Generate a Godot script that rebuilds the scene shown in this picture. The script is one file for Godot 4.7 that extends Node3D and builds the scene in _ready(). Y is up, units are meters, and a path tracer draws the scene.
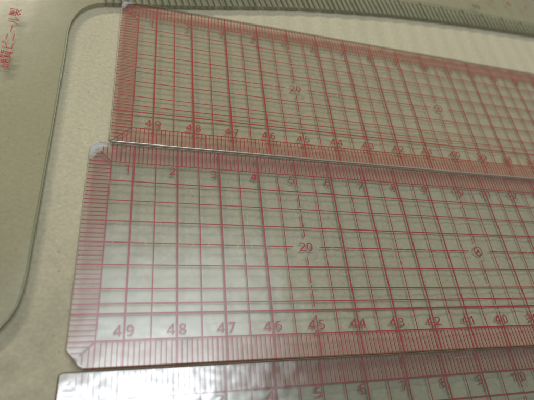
extends Node3D
# Clear plastic grid rulers and a clear plastic square lying on corrugated cardboard, a few centimetres from the lens.
# Metres; x runs along the rulers, z across them towards the viewer; y = 0 is the level of the rulers' print.

const MM := 0.001
const INK_Y := 0.0            # print, sandwiched inside the sheet
const TOP := 0.00045          # sheet faces
const BOTTOM := -0.00055
const LENGTH := 0.5
const WIDTH := 0.05

var rng := RandomNumberGenerator.new()
var mats := {}
var ink := {}                 # shared print meshes
var digit_cache := {}
var taken := {}

func _ready() -> void:
	rng.seed = 4711
	# ---- camera
	var cam := Camera3D.new()
	cam.name = "camera"
	cam.transform = Transform3D(Basis(Vector3(0.95561, 0.27964, 0.09281), Vector3(-0.05537, 0.47983, -0.87561), Vector3(-0.28939, 0.8316, 0.47402)).orthonormalized(), Vector3(0.01053, 0.08913, 0.06357))
	var lens := CameraAttributesPhysical.new()
	lens.frustum_focal_length = 26.28
	lens.frustum_focus_distance = 0.104
	lens.exposure_aperture = 18.0
	lens.frustum_near = 0.005
	lens.frustum_far = 20.0
	cam.attributes = lens
	cam.fov = 49.08
	cam.near = 0.005
	cam.far = 20.0
	add_child(cam)
	cam.current = true
	# ---- room light: dim surroundings, no sky
	var env := Environment.new()
	env.background_mode = Environment.BG_COLOR
	env.background_color = lin(0.155, 0.15, 0.135)
	env.tonemap_mode = Environment.TONE_MAPPER_LINEAR
	env.tonemap_exposure = 0.88
	env.sdfgi_enabled = true
	env.ssao_enabled = true
	env.ssil_enabled = true
	var we := WorldEnvironment.new()
	we.name = "environment"
	we.environment = env
	add_child(we)
	# ---- lamps: a panel overhead, a tube beside it, a second tube far behind on the left
	lamp("ceiling_panel_lamp", "square white ceiling panel lamp hanging above the rulers", Vector3(0.13, 1.25, -0.24), Vector3(0.03, 0, 0.03), Vector2(0.62, 0.46), 0.52, Color(0.95, 0.99, 1.0))
	lamp("tube_lamp", "short white fluorescent tube lamp straight above the nearest ruler", Vector3(0.03, 1.2, -0.06), Vector3(0.02, 0, 0.05), Vector2(0.42, 0.06), 0.62, Color(0.94, 0.98, 1.0))
	lamp("tube_lamp", "long white fluorescent tube lamp far behind on the left", Vector3(-0.72, 0.80, -1.20), Vector3(0.03, 0, 0), Vector2(0.8, 0.04), 2.9, Color(1.0, 0.97, 0.90))

	make_materials()
	make_cardboard()
	make_square()
	make_ruler("clear grid ruler farthest from the viewer, its scuffed corner touching the green square", Vector3(3.92, 0, -50.24) * MM, 0.001, "far")
	make_ruler("clear grid ruler in the middle, with a chipped slanted corner and whitened rounded corner", Vector3.ZERO, 0.001, "middle")
	make_ruler("clear grid ruler nearest the viewer, mostly cut off, with a bright glare on its corner", Vector3(-0.6, -0.1, 50.2) * MM, 0.0015, "near")

# ------------------------------------------------------------------ helpers
func lin(r: float, g: float, b: float, a := 1.0) -> Color:
	return Color(r, g, b, a).linear_to_srgb()

func numbered(n: String) -> String:
	if not taken.has(n):
		taken[n] = 0
		return n
	taken[n] += 1
	return "%s_%03d" % [n, taken[n]]

func thing(called: String, label: String, category: String, group := "") -> Node3D:
	var o := Node3D.new()
	o.name = numbered(called)
	add_child(o)
	o.set_meta("label", label)
	o.set_meta("category", category)
	if group: o.set_meta("group", group)
	return o

func part(called: String, mesh: Mesh, mat: Material, parent: Node, at := Vector3.ZERO) -> MeshInstance3D:
	var m := MeshInstance3D.new()
	m.name = called
	m.mesh = mesh
	m.material_override = mat
	m.position = at
	parent.add_child(m, true)
	return m

func start() -> SurfaceTool:
	var st := SurfaceTool.new()
	st.begin(Mesh.PRIMITIVE_TRIANGLES)
	return st

func tri(st: SurfaceTool, a: Vector3, b: Vector3, c: Vector3) -> void:
	st.add_vertex(a); st.add_vertex(b); st.add_vertex(c)

func quad(st: SurfaceTool, a: Vector3, b: Vector3, c: Vector3, d: Vector3) -> void:
	tri(st, a, b, c); tri(st, a, c, d)

# a stroke of ink from a to b (millimetres on the sheet), w wide
func stroke(st: SurfaceTool, a: Vector2, b: Vector2, w: float, y := INK_Y) -> void:
	var d := (b - a).normalized()
	var n := Vector2(-d.y, d.x) * w * 0.5
	var p := [a - n, b - n, b + n, a + n]
	var q := []
	for v in p: q.append(Vector3(v.x * MM, y, v.y * MM))
	quad(st, q[0], q[1], q[2], q[3])

func done(st: SurfaceTool) -> ArrayMesh:
	st.generate_normals()
	return st.commit()

# flat faces of a sheet with outline pts (millimetres), seen from above clockwise
func sheet_faces(pts: PackedVector2Array, top: float, bottom: float) -> ArrayMesh:
	var st := start()
	var t := Geometry2D.triangulate_polygon(pts)
	for k in range(0, t.size(), 3):
		var a := pts[t[k]]
		var b := pts[t[k + 1]]
		var c := pts[t[k + 2]]
		if (b - a).cross(c - a) < 0.0:
			var s := b; b = c; c = s
		tri(st, v3(a, top), v3(b, top), v3(c, top))
		tri(st, v3(a, bottom), v3(c, bottom), v3(b, bottom))
	return done(st)

func v3(p: Vector2, y: float) -> Vector3:
	return Vector3(p.x * MM, y, p.y * MM)

# the cut edge round a sheet: a small round-over at the top, a straight wall, a small round-over below; r in millimetres
func sheet_edge(inner: PackedVector2Array, top: float, bottom: float, r: float, side := 0) -> ArrayMesh:    # side 1: only the long front edge, -1: all but that, 0: all round
	var n := inner.size()
	var out: Array[Vector2] = []
	for i in n:
		var d0 := (inner[i] - inner[(i - 1 + n) % n]).normalized()
		var d1 := (inner[(i + 1) % n] - inner[i]).normalized()
		var n0 := Vector2(d0.y, -d0.x)
		var n1 := Vector2(d1.y, -d1.x)
		var m := (n0 + n1).normalized()
		out.append(m / maxf(m.dot(n0), 0.5))
	var rings := []
	for k in 5:
		var a := k / 4.0 * PI / 2
		rings.append([sin(a) * r, top - (1.0 - cos(a)) * r * MM])
	for k in 3:
		var a := k / 2.0 * PI / 2
		rings.append([cos(a) * r * 0.6 + r * 0.4, bottom + (1.0 - sin(a)) * r * 0.6 * MM])
	var st := start()
	st.set_smooth_group(1)
	for i in n:
		var j := (i + 1) % n
		var front := inner[j].distance_to(inner[i]) > 300.0 and inner[j].x < inner[i].x
		if side == 1 and not front or side == -1 and front: continue
		for k in rings.size() - 1:
			var a: Array = rings[k]
			var b: Array = rings[k + 1]
			quad(st, v3(inner[i] + out[i] * a[0], a[1]), v3(inner[j] + out[j] * a[0], a[1]), v3(inner[j] + out[j] * b[0], b[1]), v3(inner[i] + out[i] * b[0], b[1]))
	return done(st)

func lamp(called: String, label: String, at: Vector3, aim: Vector3, size: Vector2, energy: float, tint: Color) -> void:
	var o := thing(called, label, "lamp", "lamps above the rulers")
	o.look_at_from_position(at, aim, Vector3(0, 0, -1) if absf((aim - at).normalized().y) > 0.9 else Vector3.UP)
	var box := BoxMesh.new()
	box.size = Vector3(size.x + 0.03, size.y + 0.03, 0.03)
	part("lamp_housing", box, mats_get_housing(), o, Vector3(0, 0, 0.022))
	var face := BoxMesh.new()
	face.size = Vector3(size.x, size.y, 0.004)
	var gm := StandardMaterial3D.new()
	gm.albedo_color = Color(0.9, 0.9, 0.9)
	gm.emission_enabled = true
	gm.emission = tint
	gm.emission_energy_multiplier = 0.6
	part("lamp_diffuser", face, gm, o, Vector3(0, 0, 0.004))
	var l := AreaLight3D.new()
	l.name = "lamp_light"
	l.area_size = size
	l.light_energy = energy
	l.light_color = tint
	l.shadow_enabled = true
	l.area_range = 6.0
	l.area_attenuation = 2.0
	o.add_child(l)

func mats_get_housing() -> StandardMaterial3D:
	if not mats.has("housing"):
		var m := StandardMaterial3D.new()
		m.albedo_color = lin(0.6, 0.6, 0.6)
		m.roughness = 0.5
		mats.housing = m
	return mats.housing

func noise_texture(freq: float, octaves: int, sd: int, size := 512, normal := false, strength := 4.0) -> NoiseTexture2D:
	var n := FastNoiseLite.new()
	n.seed = sd
	n.noise_type = FastNoiseLite.TYPE_SIMPLEX_SMOOTH
	n.frequency = freq
	n.fractal_octaves = octaves
	var t := NoiseTexture2D.new()
	t.width = size; t.height = size
	t.seamless = true
	t.noise = n
	t.as_normal_map = normal
	t.bump_strength = strength
	return t

# ------------------------------------------------------------------ materials
func clear_plastic(c: Color, rough: float, wave: Texture2D, amount: float) -> StandardMaterial3D:
	var m := StandardMaterial3D.new()
	m.transparency = BaseMaterial3D.TRANSPARENCY_ALPHA
	m.albedo_color = c
	m.roughness = rough
	m.uv1_triplanar = true
	m.uv1_scale = Vector3.ONE * 18.0
	m.normal_enabled = true
	m.normal_texture = wave
	m.normal_scale = amount
	return m

func solid(c: Color, rough: float) -> StandardMaterial3D:
	var m := StandardMaterial3D.new()
	m.albedo_color = c
	m.roughness = rough
	if c.a < 1.0: m.transparency = BaseMaterial3D.TRANSPARENCY_ALPHA
	return m

func make_materials() -> void:
	var wave := noise_texture(0.012, 3, 21, 512, true, 6.0)
	mats.sheet_far = clear_plastic(lin(0.18, 0.14, 0.05, 0.07), 0.16, wave, 0.05)
	mats.sheet_middle = clear_plastic(lin(0.13, 0.17, 0.11, 0.045), 0.25, wave, 0.07)
	mats.sheet_near = clear_plastic(lin(0.10, 0.13, 0.11, 0.17), 0.18, wave, 0.14)
	mats.square = clear_plastic(lin(0.29, 0.28, 0.13, 0.14), 0.2, wave, 0.05)
	mats.sheet_far.metallic_specular = 0.38
	mats.sheet_middle.metallic_specular = 0.46
	mats.edge_far = solid(lin(0.34, 0.31, 0.26, 0.82), 0.17)
	mats.edge_middle = solid(lin(0.20, 0.075, 0.045, 0.8), 0.3)
	mats.edge_rough = solid(lin(0.24, 0.20, 0.16, 0.6), 0.5)
	mats.edge_near = solid(lin(0.07, 0.045, 0.035, 0.75), 0.4)
	mats.band = solid(lin(0.60, 0.02, 0.03, 0.13), 0.5)
	mats.square_edge = solid(lin(0.15, 0.17, 0.10, 0.6), 0.45)
	mats.ink_far = solid(lin(0.26, 0.002, 0.002), 0.6)
	mats.ink_middle = solid(lin(0.24, 0.0, 0.008), 0.6)
	mats.ink_near = solid(lin(0.18, 0.001, 0.008), 0.6)
	mats.tick_far = solid(lin(0.20, 0.003, 0.002), 0.6)
	mats.tick_middle = solid(lin(0.17, 0.0, 0.006), 0.6)
	mats.tick_near = solid(lin(0.10, 0.005, 0.009), 0.6)
	mats.red_print = solid(lin(0.24, 0.001, 0.001), 0.6)
	mats.green_print = solid(lin(0.012, 0.028, 0.012), 0.6)
	mats.scuff_sheen = solid(lin(0.50, 0.58, 0.62, 0.10), 0.3)
	mats.scratch = solid(lin(0.75, 0.78, 0.78, 0.28), 0.4)

# ------------------------------------------------------------------ cardboard
func board_y(x: float, z: float) -> float:    # millimetres
	var low := smoothstep(-48.0, -80.0, z) * 0.72    # the board sags a little under the square
	var y := -1.55 + clampf((x + 20.0) / 150.0, 0.0, 1.0) * (0.9 - low * 0.9)
	var flute := 0.11 * sin(TAU * (x + 0.04 * z) / 7.1) * clampf((x + 10.0) / 90.0, 0.15, 1.0)
	return y + flute - 0.06

func make_cardboard() -> void:
	# colour: brown-grey liner with fibres, specks and smudges, darker towards the near left, over the part in view
	var w := 1500
	var h := 1250
	var x0 := -45.0
	var z0 := -125.0
	var sx := 280.0 / w
	var sz := 210.0 / h
	var coarse := FastNoiseLite.new(); coarse.seed = 3; coarse.frequency = 0.035; coarse.fractal_octaves = 3
	var fine := FastNoiseLite.new(); fine.seed = 5; fine.frequency = 1.1; fine.fractal_octaves = 2
	var fibre := FastNoiseLite.new(); fibre.seed = 8; fibre.frequency = 0.55; fibre.fractal_octaves = 2
	var speck := FastNoiseLite.new(); speck.seed = 13; speck.frequency = 0.75; speck.fractal_octaves = 1
	var data := PackedByteArray()
	data.resize(w * h * 3)
	var base := Vector3(0.362, 0.330, 0.236)
	var at := 0
	for j in h:
		var z := z0 + j * sz
		for i in w:
			var x := x0 + i * sx
			var v := 1.0 + 0.05 * coarse.get_noise_2d(x, z) + 0.10 * fine.get_noise_2d(x, z) + 0.08 * fibre.get_noise_2d(x * 0.9 + z * 0.3, z * 1.3 - x * 0.2)
			var near_left_dark := clampf(1.15 - Vector2((x + 16.0) / 40.0, (z - 56.0) / 42.0).length(), 0.0, 1.0) * (0.75 + 0.5 * coarse.get_noise_2d(x * 3.0 + 90.0, z * 5.0))  # broad darkening towards the near left, smudges included
			v *= 1.0 - 0.32 * clampf(near_left_dark, 0.0, 1.0)
			var s := speck.get_noise_2d(x, z)
			if s > 0.84: v *= 1.0 - (s - 0.84) * 3.0
			elif s < -0.78: v *= 1.0 + (-s - 0.78) * 1.2
			data[at] = int(clampf(pow(base.x * v, 0.4545) * 255.0, 0, 255))
			data[at + 1] = int(clampf(pow(base.y * v, 0.4545) * 255.0, 0, 255))
			data[at + 2] = int(clampf(pow(base.z * v, 0.4545) * 255.0, 0, 255))
			at += 3
	var im := Image.create_from_data(w, h, false, Image.FORMAT_RGB8, data)
	# dark specks and smudges, darker towards the near left
	var m := StandardMaterial3D.new()
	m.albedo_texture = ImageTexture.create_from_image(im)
	m.roughness = 0.85
	m.metallic_specular = 0.3
	# surface: one sheet of liner, its flutes showing through
	var xs := 520
	var zs := 70
	var verts := PackedVector3Array()
	var uvs := PackedVector2Array()
	var norms := PackedVector3Array()
	var idx := PackedInt32Array()
	for j in zs + 1:
		for i in xs + 1:
			var x := -140.0 + i * 0.9
			var z := -220.0 + j * 5.0
			verts.append(Vector3(x, board_y(x, z), z) * MM)
			uvs.append(Vector2((x - x0) / 280.0, (z - z0) / 210.0))
			norms.append(Vector3(-(board_y(x + 0.2, z) - board_y(x - 0.2, z)) / 0.4, 1, 0).normalized())
	for j in zs:
		for i in xs:
			var a := j * (xs + 1) + i
			var b := a + xs + 1
			idx.append_array(PackedInt32Array([a, a + 1, b + 1, a, b + 1, b]))
	var arr := []
	arr.resize(Mesh.ARRAY_MAX)
	arr[Mesh.ARRAY_VERTEX] = verts
	arr[Mesh.ARRAY_NORMAL] = norms
	arr[Mesh.ARRAY_TEX_UV] = uvs
	arr[Mesh.ARRAY_INDEX] = idx
	var am := ArrayMesh.new()
	am.add_surface_from_arrays(Mesh.PRIMITIVE_TRIANGLES, arr)
	var o := MeshInstance3D.new()
	o.name = "cardboard_sheet"
	o.mesh = am
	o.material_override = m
	add_child(o)
	o.set_meta("label", "sheet of brown corrugated cardboard under the rulers")
	o.set_meta("kind", "structure")

# ------------------------------------------------------------------ the clear square (curved scale rule) behind and at the left
func curve_points() -> PackedVector2Array:   # inner edge from the foot of the left arm up, round the corner and along the curved scale
	return PackedVector2Array([Vector2(-11.3, 42.6), Vector2(-9.9, 40.6), Vector2(-8.9, 38.2), Vector2(-8.35, 35.2), Vector2(-8.2, 31), Vector2(-8.15, 10), Vector2(-8.2, -11), Vector2(-8.3, -25), Vector2(-8.5, -35), Vector2(-8.2, -38.4), Vector2(-7.5, -41.3), Vector2(-6.3, -43.9), Vector2(-4.7, -45.9), Vector2(-2.5, -47.5), Vector2(0.3, -48.6)])

func arm_point(x: float) -> Vector2:          # the curved scale edge, from x = 0.3 on
	var k := [[0.3, -48.6], [12.0, -50.9], [26.5, -54.2], [42.8, -58.4], [60.7, -62.6], [80.2, -66.1], [101.5, -69.3], [134.6, -72.6], [168.4, -74.8], [210.0, -76.6], [260.0, -77.8]]
	for i in k.size() - 1:
		if x <= k[i + 1][0] or i == k.size() - 2:
			var t: float = (x - k[i][0]) / (k[i + 1][0] - k[i][0])
			var p: Array = k[maxi(i - 1, 0)]
			var q: Array = k[mini(i + 2, k.size() - 1)]
			var m0: float = (k[i + 1][1] - p[1]) / (k[i + 1][0] - p[0])
			var m1: float = (q[1] - k[i][1]) / (q[0] - k[i][0])
			var d: float = k[i + 1][0] - k[i][0]
			var t2 := t * t
			var t3 := t2 * t
			var y: float = (2 * t3 - 3 * t2 + 1) * k[i][1] + (t3 - 2 * t2 + t) * m0 * d + (3 * t2 - 2 * t3) * k[i + 1][1] + (t3 - t2) * m1 * d
			return Vector2(x, y)
	return Vector2(x, -78)

func arm_normal(x: float) -> Vector2:         # away from the edge, into the sheet
	var d := (arm_point(x + 0.5) - arm_point(x - 0.5)).normalized()
	return Vector2(d.y, -d.x)

func scale_depth(x: float) -> float:
	return clampf(8.3 - (x - 101.0) * 0.045, 4.8, 9.4)

func make_square() -> void:
	var o := thing("curved_square", "greenish clear plastic square with a curved dark scale along its arm", "set square")
	var top := -0.00008
	var bottom := -0.00158
	var pts := curve_points()
	var x := 3.0
	while x <= 260.0:
		pts.append(arm_point(x))
		x += 4.0
	pts.append_array(PackedVector2Array([Vector2(262, -128), Vector2(-52, -128), Vector2(-54, -126), Vector2(-54, 44), Vector2(-52, 47), Vector2(-30, 49), Vector2(-20, 48), Vector2(-14.5, 45.6)]))
	part("sheet", sheet_faces(pts, top, bottom), mats.square, o)
	part("cut_edge", sheet_edge(pts, top, bottom, 0.6), mats.square_edge, o)
	# scale along the curved arm
	var ticks := start()
	var y := top + 0.00003
	x = -4.0
	var k := 0
	while x < 240.0:
		if x > -2.0:
			var p := arm_point(x)
			var n := arm_normal(x)
			stroke(ticks, p + n * 0.1, p + n * (scale_depth(x) + (1.2 if k % 5 == 0 else 0.0)), 0.75 if k % 5 == 0 else 0.6, y)
		var d := (arm_point(x + 0.5) - arm_point(x - 0.5)).length()
		x += 2.0 / d
		k += 1
	part("scale_ticks", done(ticks), mats.green_print, o)
	var lines := start()
	for off in [0.1, 1.5]:
		x = 30.0
		while x < 240.0:
			stroke(lines, arm_point(x) + arm_normal(x) * (scale_depth(x) + off), arm_point(x + 3.0) + arm_normal(x + 3.0) * (scale_depth(x + 3.0) + off), 0.25, y + 0.00002)
			x += 3.0
	part("scale_lines", done(lines), mats.green_print, o)
	var num := part("numeral", digits("10", 2.6, 0.8), mats.green_print, o, Vector3(141.7, 0, -85.2) * MM + Vector3(0, y, 0))
	num.rotation.y = 0.08
	var reds := [[152.5, -92.4, "5"], [162.3, -92.6, "6"], [171.5, -92.4, "7"]]
	for r in reds:
		part("numeral", digits(r[2], 2.4), mats.red_print, o, Vector3(r[0], 0, r[1]) * MM + Vector3(0, y, 0))
	# the maker's line in red, read from below upwards
	var glyphs := writing()
	for g in glyphs.size():
		var st := start()
		for s in glyphs[g]:
			for q in s.size() - 1:
				var a := Vector2(s[q][0], s[q][1])
				var b := Vector2(s[q + 1][0], s[q + 1][1])
				var e := (b - a).normalized() * 0.3
				stroke(st, glyph_place(a - e), glyph_place(b + e), 0.28, 0.0)
		var ch := part("character", done(st), mats.red_print, o, Vector3(-21.15 - g * 0.07, 0, -20.6 - g * 3.0) * MM + Vector3(0, y, 0))
		ch.rotation.y = -0.03
	# old scratches
	o.position.y = 0.0002
	o.rotation.z = 0.0022

func glyph_place(p: Vector2) -> Vector2:      # ten-unit glyph box to millimetres, turned a quarter to the left
	var u := (p - Vector2(5, 5)) * 0.275
	return Vector2(u.y, -u.x)

func writing() -> Array:
	return [
		[[[0.5, 1.5], [4.5, 1.5]], [[2.6, 1.5], [0.8, 5.5]], [[1.6, 5], [4.2, 5], [4.2, 8.8], [1.6, 8.8], [1.6, 5]], [[5, 1], [9.8, 1]], [[5.7, 2.6], [9.3, 2.6], [9.3, 6], [5.7, 6], [5.7, 2.6]], [[5.7, 4.3], [9.3, 4.3]], [[7.5, 1], [7.5, 6], [5, 9.5]], [[5.8, 6.8], [9.8, 9.5]]],
		[[[1, 1.2], [4.4, 0.6]], [[1.2, 1], [0.9, 4.2]], [[1.2, 2.2], [4.6, 2.2]], [[3.2, 2.2], [3.2, 4.2]], [[6, 1.2], [9.4, 0.6]], [[6.2, 1], [5.9, 4.2]], [[6.2, 2.2], [9.6, 2.2]], [[8.2, 2.2], [8.2, 4.2]], [[2, 4.8], [8, 4.8], [8, 8.2], [2, 8.2], [2, 4.8]], [[2, 5.9], [8, 5.9]], [[2, 7.1], [8, 7.1]], [[3.5, 8.4], [1.2, 9.8]], [[6.5, 8.4], [8.8, 9.8]]],
		[[[2, 1], [2, 8.6], [8.6, 8.6]], [[8, 2.6], [2, 4.8]], [[7.5, 0.4], [8.4, 1.6]], [[9, 0], [9.8, 1.2]]],
		[[[2, 2.8], [8, 2.8]], [[1, 8], [9, 8]]],
		[[[1, 5], [9.2, 5]]],
		[[[3, 1.5], [3, 5], [0.8, 9]], [[6, 1], [6, 8.8], [9.6, 5.6]]],
		[[[1.2, 0.8], [0.6, 1.8]], [[0.8, 1.4], [5.2, 1.4]], [[0.3, 2.6], [5.8, 2.6]], [[3, 0.2], [3, 4.8]], [[1, 4.8], [1, 3.6], [5, 3.6], [5, 4.6]], [[7, 0.8], [7, 3.8]], [[9, 0.2], [9, 4.8]], [[0.3, 5.8], [9.7, 5.8]], [[5, 5], [5, 5.8]], [[5, 5.8], [1, 8.4]], [[3.4, 7], [3.4, 9.6], [5.4, 8.8]], [[4.6, 6.6], [9.6, 9.6]], [[8.4, 6.6], [6.4, 7.6]]],
	]

# ------------------------------------------------------------------ rulers
func digits(text: String, height: float, apart := 1.1) -> ArrayMesh:
	var key := "%s/%.2f/%.2f" % [text, height, apart]
	if digit_cache.has(key): return digit_cache[key]
	var f := SystemFont.new()
	f.font_names = PackedStringArray(["Droid Sans Mono"])
	var st := start()
	for k in text.length():
		var t := TextMesh.new()
		t.font = f
		t.text = text[k]
		t.font_size = 48
		t.pixel_size = height / (0.73 * 48.0)
		t.depth = 0.01
		t.curve_step = 1.2
		var off := (k - (text.length() - 1) * 0.5) * height * apart * MM
		for bold in 2:      # heavier strokes
			st.append_from(t, 0, Transform3D(Basis(Vector3.RIGHT, -PI / 2).scaled(Vector3(1.1, 1, 1.0) * MM), Vector3(off + (bold - 0.5) * 0.06 * MM, bold * 0.00002, (bold - 0.5) * 0.03 * MM)))
	digit_cache[key] = st.commit()
	return digit_cache[key]

func print_meshes() -> void:
	if ink.has("grid"): return
	var grid := start()
	# across the ruler, every half centimetre, heavier at whole centimetres
	var x := 5.0
	var k := 1
	while x < 499.0:
		var heavy := k % 2 == 0
		var w := 0.42 if heavy else 0.25
		if k == 10 or k == 20:
			# the centre marks: a dash and dot line, broken round the mark
			stroke(grid, Vector2(x, 0.15), Vector2(x, 5), w)
			var segs := [[5.0, 8.9], [9.4, 10.2], [10.7, 14.4], [14.9, 15.7], [16.2, 19.9], [20.4, 22.4]]
			for s in segs:
				stroke(grid, Vector2(x, s[0]), Vector2(x, s[1]), 0.3)
				stroke(grid, Vector2(x, 50 - s[1]), Vector2(x, 50 - s[0]), 0.3)
			stroke(grid, Vector2(x, 45), Vector2(x, 49.85), w)
		else:
			stroke(grid, Vector2(x, 0.15), Vector2(x, 49.85), w)
		x += 5.0
		k += 1
	# along the ruler
	var rows := [[5.0, 0.28], [10.0, 0.31], [15.0, 0.26], [20.0, 0.31], [30.0, 0.29], [35.0, 0.26], [38.0, 0.26], [40.0, 0.38], [45.0, 0.29]]
	for r in rows:
		stroke(grid, Vector2(0.15, r[0]), Vector2(499.8, r[0]), r[1], INK_Y + 0.00002)
	# the middle line, dashed
	x = 0.2
	while x < 499.0:
		for s in [[0.0, 2.9, 0.3], [2.9, 3.35, 0.13]]:
			var from: float = x + s[0]
			var to: float = minf(x + s[1], 499.8)
			if absf(from - 50) < 3.0 or absf(to - 50) < 3.0 or absf(from - 100) < 2.6 or absf(to - 100) < 2.6: continue
			stroke(grid, Vector2(from, 25), Vector2(to, 25), s[2], INK_Y + 0.00002)
		x += 3.35
	ink.grid = done(grid)
	var tick := start()
	for i in range(6, 500):
		if i % 5 == 0: continue
		stroke(tick, Vector2(i, 0.15), Vector2(i, 5), 0.19)
		stroke(tick, Vector2(i, 49.85), Vector2(i, 45), 0.19)
	for i in range(6, 45):
		if [10, 15, 20, 30, 35, 40, 38].has(i): continue
		stroke(tick, Vector2(0.15, i), Vector2(5, i), 0.28 if i == 25 else 0.19)
	# the mitred corners: whole, and worn away towards the tip
	for worn in 2:
		var corner := start()
		var out := 0.15 + worn * 2.3
		stroke(corner, Vector2(out + 0.05, out + 0.05), Vector2(5, 5), 0.26, INK_Y + 0.00004)
		for i in range(1, 5):
			var from := 0.15 + worn * (4.6 - i) * 0.5
			if i > from:
				stroke(corner, Vector2(i, from), Vector2(i, i), 0.19)
				stroke(corner, Vector2(from, i), Vector2(i, i), 0.19)
		ink["corner_%d" % worn] = done(corner)
	var front := start()  # ticks as refracted in the front wall, painted on as strokes
	for q in range(4, 500):
		var hw := 0.16 if q % 5 == 0 else 0.11
		quad(front, Vector3(q - hw, 0.12, 50.004) * MM, Vector3(q + hw, 0.12, 50.004) * MM, Vector3(q + hw, -0.4, 50.004) * MM, Vector3(q - hw, -0.4, 50.004) * MM)
	ink.front = done(front)
	var band := start()
	stroke(band, Vector2(5, 2.6), Vector2(499.5, 2.6), 4.7, INK_Y - 0.00003)
	stroke(band, Vector2(5, 47.4), Vector2(499.5, 47.4), 4.7, INK_Y - 0.00003)
	stroke(band, Vector2(2.65, 5), Vector2(2.65, 45), 4.7, INK_Y - 0.00003)
	for c in [[Vector2(0.3, 0.3), Vector2(5, 0.3), Vector2(5, 5), Vector2(0.3, 5)], [Vector2(0.3, 46.4), Vector2(0.3, 45), Vector2(5, 45), Vector2(5, 49.7), Vector2(3.5, 49.7)]]:
		for q in range(1, c.size() - 1): tri(band, v3(c[0], INK_Y - 0.00003), v3(c[q], INK_Y - 0.00003), v3(c[q + 1], INK_Y - 0.00003))
	ink.band = done(band)
	ink.tick = done(tick)
	var ring := start()
	for i in 24:
		var a := TAU * i / 24
		var b := TAU * (i + 1) / 24
		quad(ring, v3(Vector2(cos(a), sin(a)) * 1.42, 0), v3(Vector2(cos(b), sin(b)) * 1.42, 0), v3(Vector2(cos(b), sin(b)) * 1.12, 0), v3(Vector2(cos(a), sin(a)) * 1.12, 0))
		tri(ring, Vector3.ZERO, v3(Vector2(cos(a), sin(a)) * 0.42, 0), v3(Vector2(cos(b), sin(b)) * 0.42, 0))
	ink.ring = done(ring)

func rounded(c: Vector2, r: float, from: float, to: float, n := 7) -> PackedVector2Array:
	var p := PackedVector2Array()
	for i in n:
		var a := deg_to_rad(lerpf(from, to, i / (n - 1.0)))
		p.append(c + Vector2(cos(a), sin(a)) * r)
	return p

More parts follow.
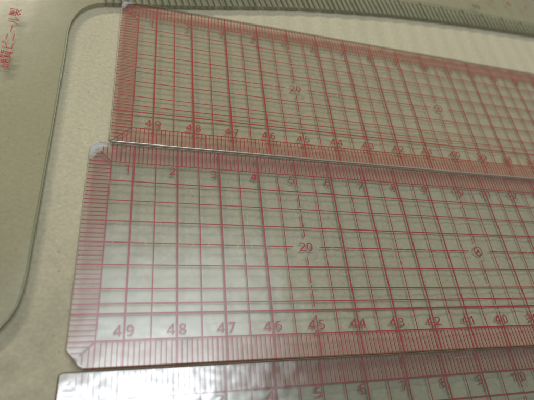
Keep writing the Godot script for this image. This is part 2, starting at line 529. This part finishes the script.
func make_ruler(label: String, at: Vector3, turn: float, which: String) -> void:
	print_meshes()
	var o := thing("grid_ruler", label, "ruler", "clear grid rulers side by side on the cardboard")
	o.position = at
	o.rotation.y = turn
	var i := 0.3                                   # the round-over takes this much off the flat faces
	var pts := PackedVector2Array()
	# top left corner, then clockwise as seen from above
	if which == "middle": pts.append_array(rounded(Vector2(2.6, 2.6), 2.6 - i, 180, 270))
	elif which == "far": pts.append_array(rounded(Vector2(2.0, 2.0), 2.0 - i, 180, 270))
	else: pts.append_array(rounded(Vector2(0.9, 0.9), 0.9 - i, 180, 270, 4))
	pts.append_array(PackedVector2Array([Vector2(500 - i, i), Vector2(500 - i, 50 - i)]))
	if which == "middle": pts.append_array(PackedVector2Array([Vector2(3.4, 50 - i), Vector2(2.5, 49.2), Vector2(1.6, 47.9), Vector2(i, 46.5)]))
	else: pts.append_array(PackedVector2Array([Vector2(0.8, 50 - i), Vector2(i, 49.2)]))
	part("sheet", sheet_faces(pts, TOP, BOTTOM), mats["sheet_" + which], o)
	part("cut_edge", sheet_edge(pts, TOP, BOTTOM, i, -1), mats.edge_near if which == "near" else mats.edge_rough, o)
	part("front_edge", sheet_edge(pts, TOP, BOTTOM, i, 1), mats["edge_" + which], o)
	if which == "middle": part("refracted_ticks", ink.front, mats.ink_middle, o)
	part("grid_lines", ink.grid, mats["ink_" + which], o)
	part("millimetre_ticks", ink.tick, mats["tick_" + which], o)
	part("border_tint", ink.band, mats.band, o)
	var worn := 0 if which == "far" else 1
	part("corner_ticks", ink["corner_%d" % worn], mats["tick_" + which], o)
	var low := part("corner_ticks", ink["corner_%d" % worn], mats["tick_" + which], o, Vector3(0, 0, WIDTH))
	low.scale.z = -1.0
	var rest := start()
	for n in range(1, 50):
		var x := n * 10.0
		var up := digits(str(n), 2.0)
		var p_up := Vector3(x - (1.25 if n < 10 else 0.0), 0.03, 6.55) * MM
		var down := digits(str(50 - n), 2.0)
		var p_down := Vector3(x, 0.03, 43.25) * MM
		if n <= 18:
			part("numeral", up, mats["ink_" + which], o, p_up)
			part("numeral", down, mats["ink_" + which], o, p_down)
		else:
			rest.append_from(up, 0, Transform3D(Basis.IDENTITY, p_up))
			rest.append_from(down, 0, Transform3D(Basis.IDENTITY, p_down))
	var far_num := part("numerals", rest.commit(), mats["ink_" + which], o)
	far_num.set_meta("kind", "stuff")
	part("centre_numeral", digits("20", 2.2, 0.8), mats["ink_" + which], o, Vector3(50, 0.03, 25) * MM)
	part("centre_mark", ink.ring, mats["ink_" + which], o, Vector3(100, 0.03, 25) * MM)
	if which != "near":
		var r := 2.6 if which == "middle" else 2.0
		var sc := PackedVector2Array()
		sc.append_array(rounded(Vector2(r, r), r - 0.35, 180, 270))
		if which == "middle": sc.append_array(PackedVector2Array([Vector2(4.8, 0.4), Vector2(4.3, 1.2), Vector2(3.1, 1.5), Vector2(2.7, 2.6), Vector2(1.9, 3.0), Vector2(1.5, 4.3), Vector2(0.7, 4.9), Vector2(0.35, 4.6)]))
		else: sc.append_array(PackedVector2Array([Vector2(3.9, 0.4), Vector2(3.0, 1.0), Vector2(2.0, 1.3), Vector2(1.5, 2.1), Vector2(0.9, 3.6), Vector2(0.35, 3.2)]))
		for layer in 4:  # worn corner, its bluish-white reflection painted in as stacked layers
			var shrunk := PackedVector2Array()
			for p in sc: shrunk.append(Vector2(0.5, 0.5) + (p - Vector2(0.5, 0.5)) * (1.0 - 0.17 * layer))
			part("scuffed_corner_sheen", sheet_faces(shrunk, TOP + 0.00002 + layer * 0.00002, TOP + 0.00001 + layer * 0.00002), mats.scuff_sheen, o)
	# fine scratches in the top face
	var st := start()
	for s in 46:
		var a := Vector2(rng.randf_range(2, 170), rng.randf_range(1.5, 48.5))
		var dir := rng.randf_range(-0.5, 0.5) + (PI / 2 if rng.randf() < 0.25 else 0.0)
		var step := rng.randf_range(0.25, 1.1)
		for q in 5:
			var b := a + Vector2(cos(dir), sin(dir)) * step
			if b.y > 49 or b.y < 1: break
			stroke(st, a, b, 0.035, TOP + 0.00002)
			a = b
			dir += rng.randf_range(-0.15, 0.15)
	var sm := part("scratches", done(st), mats.scratch, o)
	sm.set_meta("kind", "stuff")
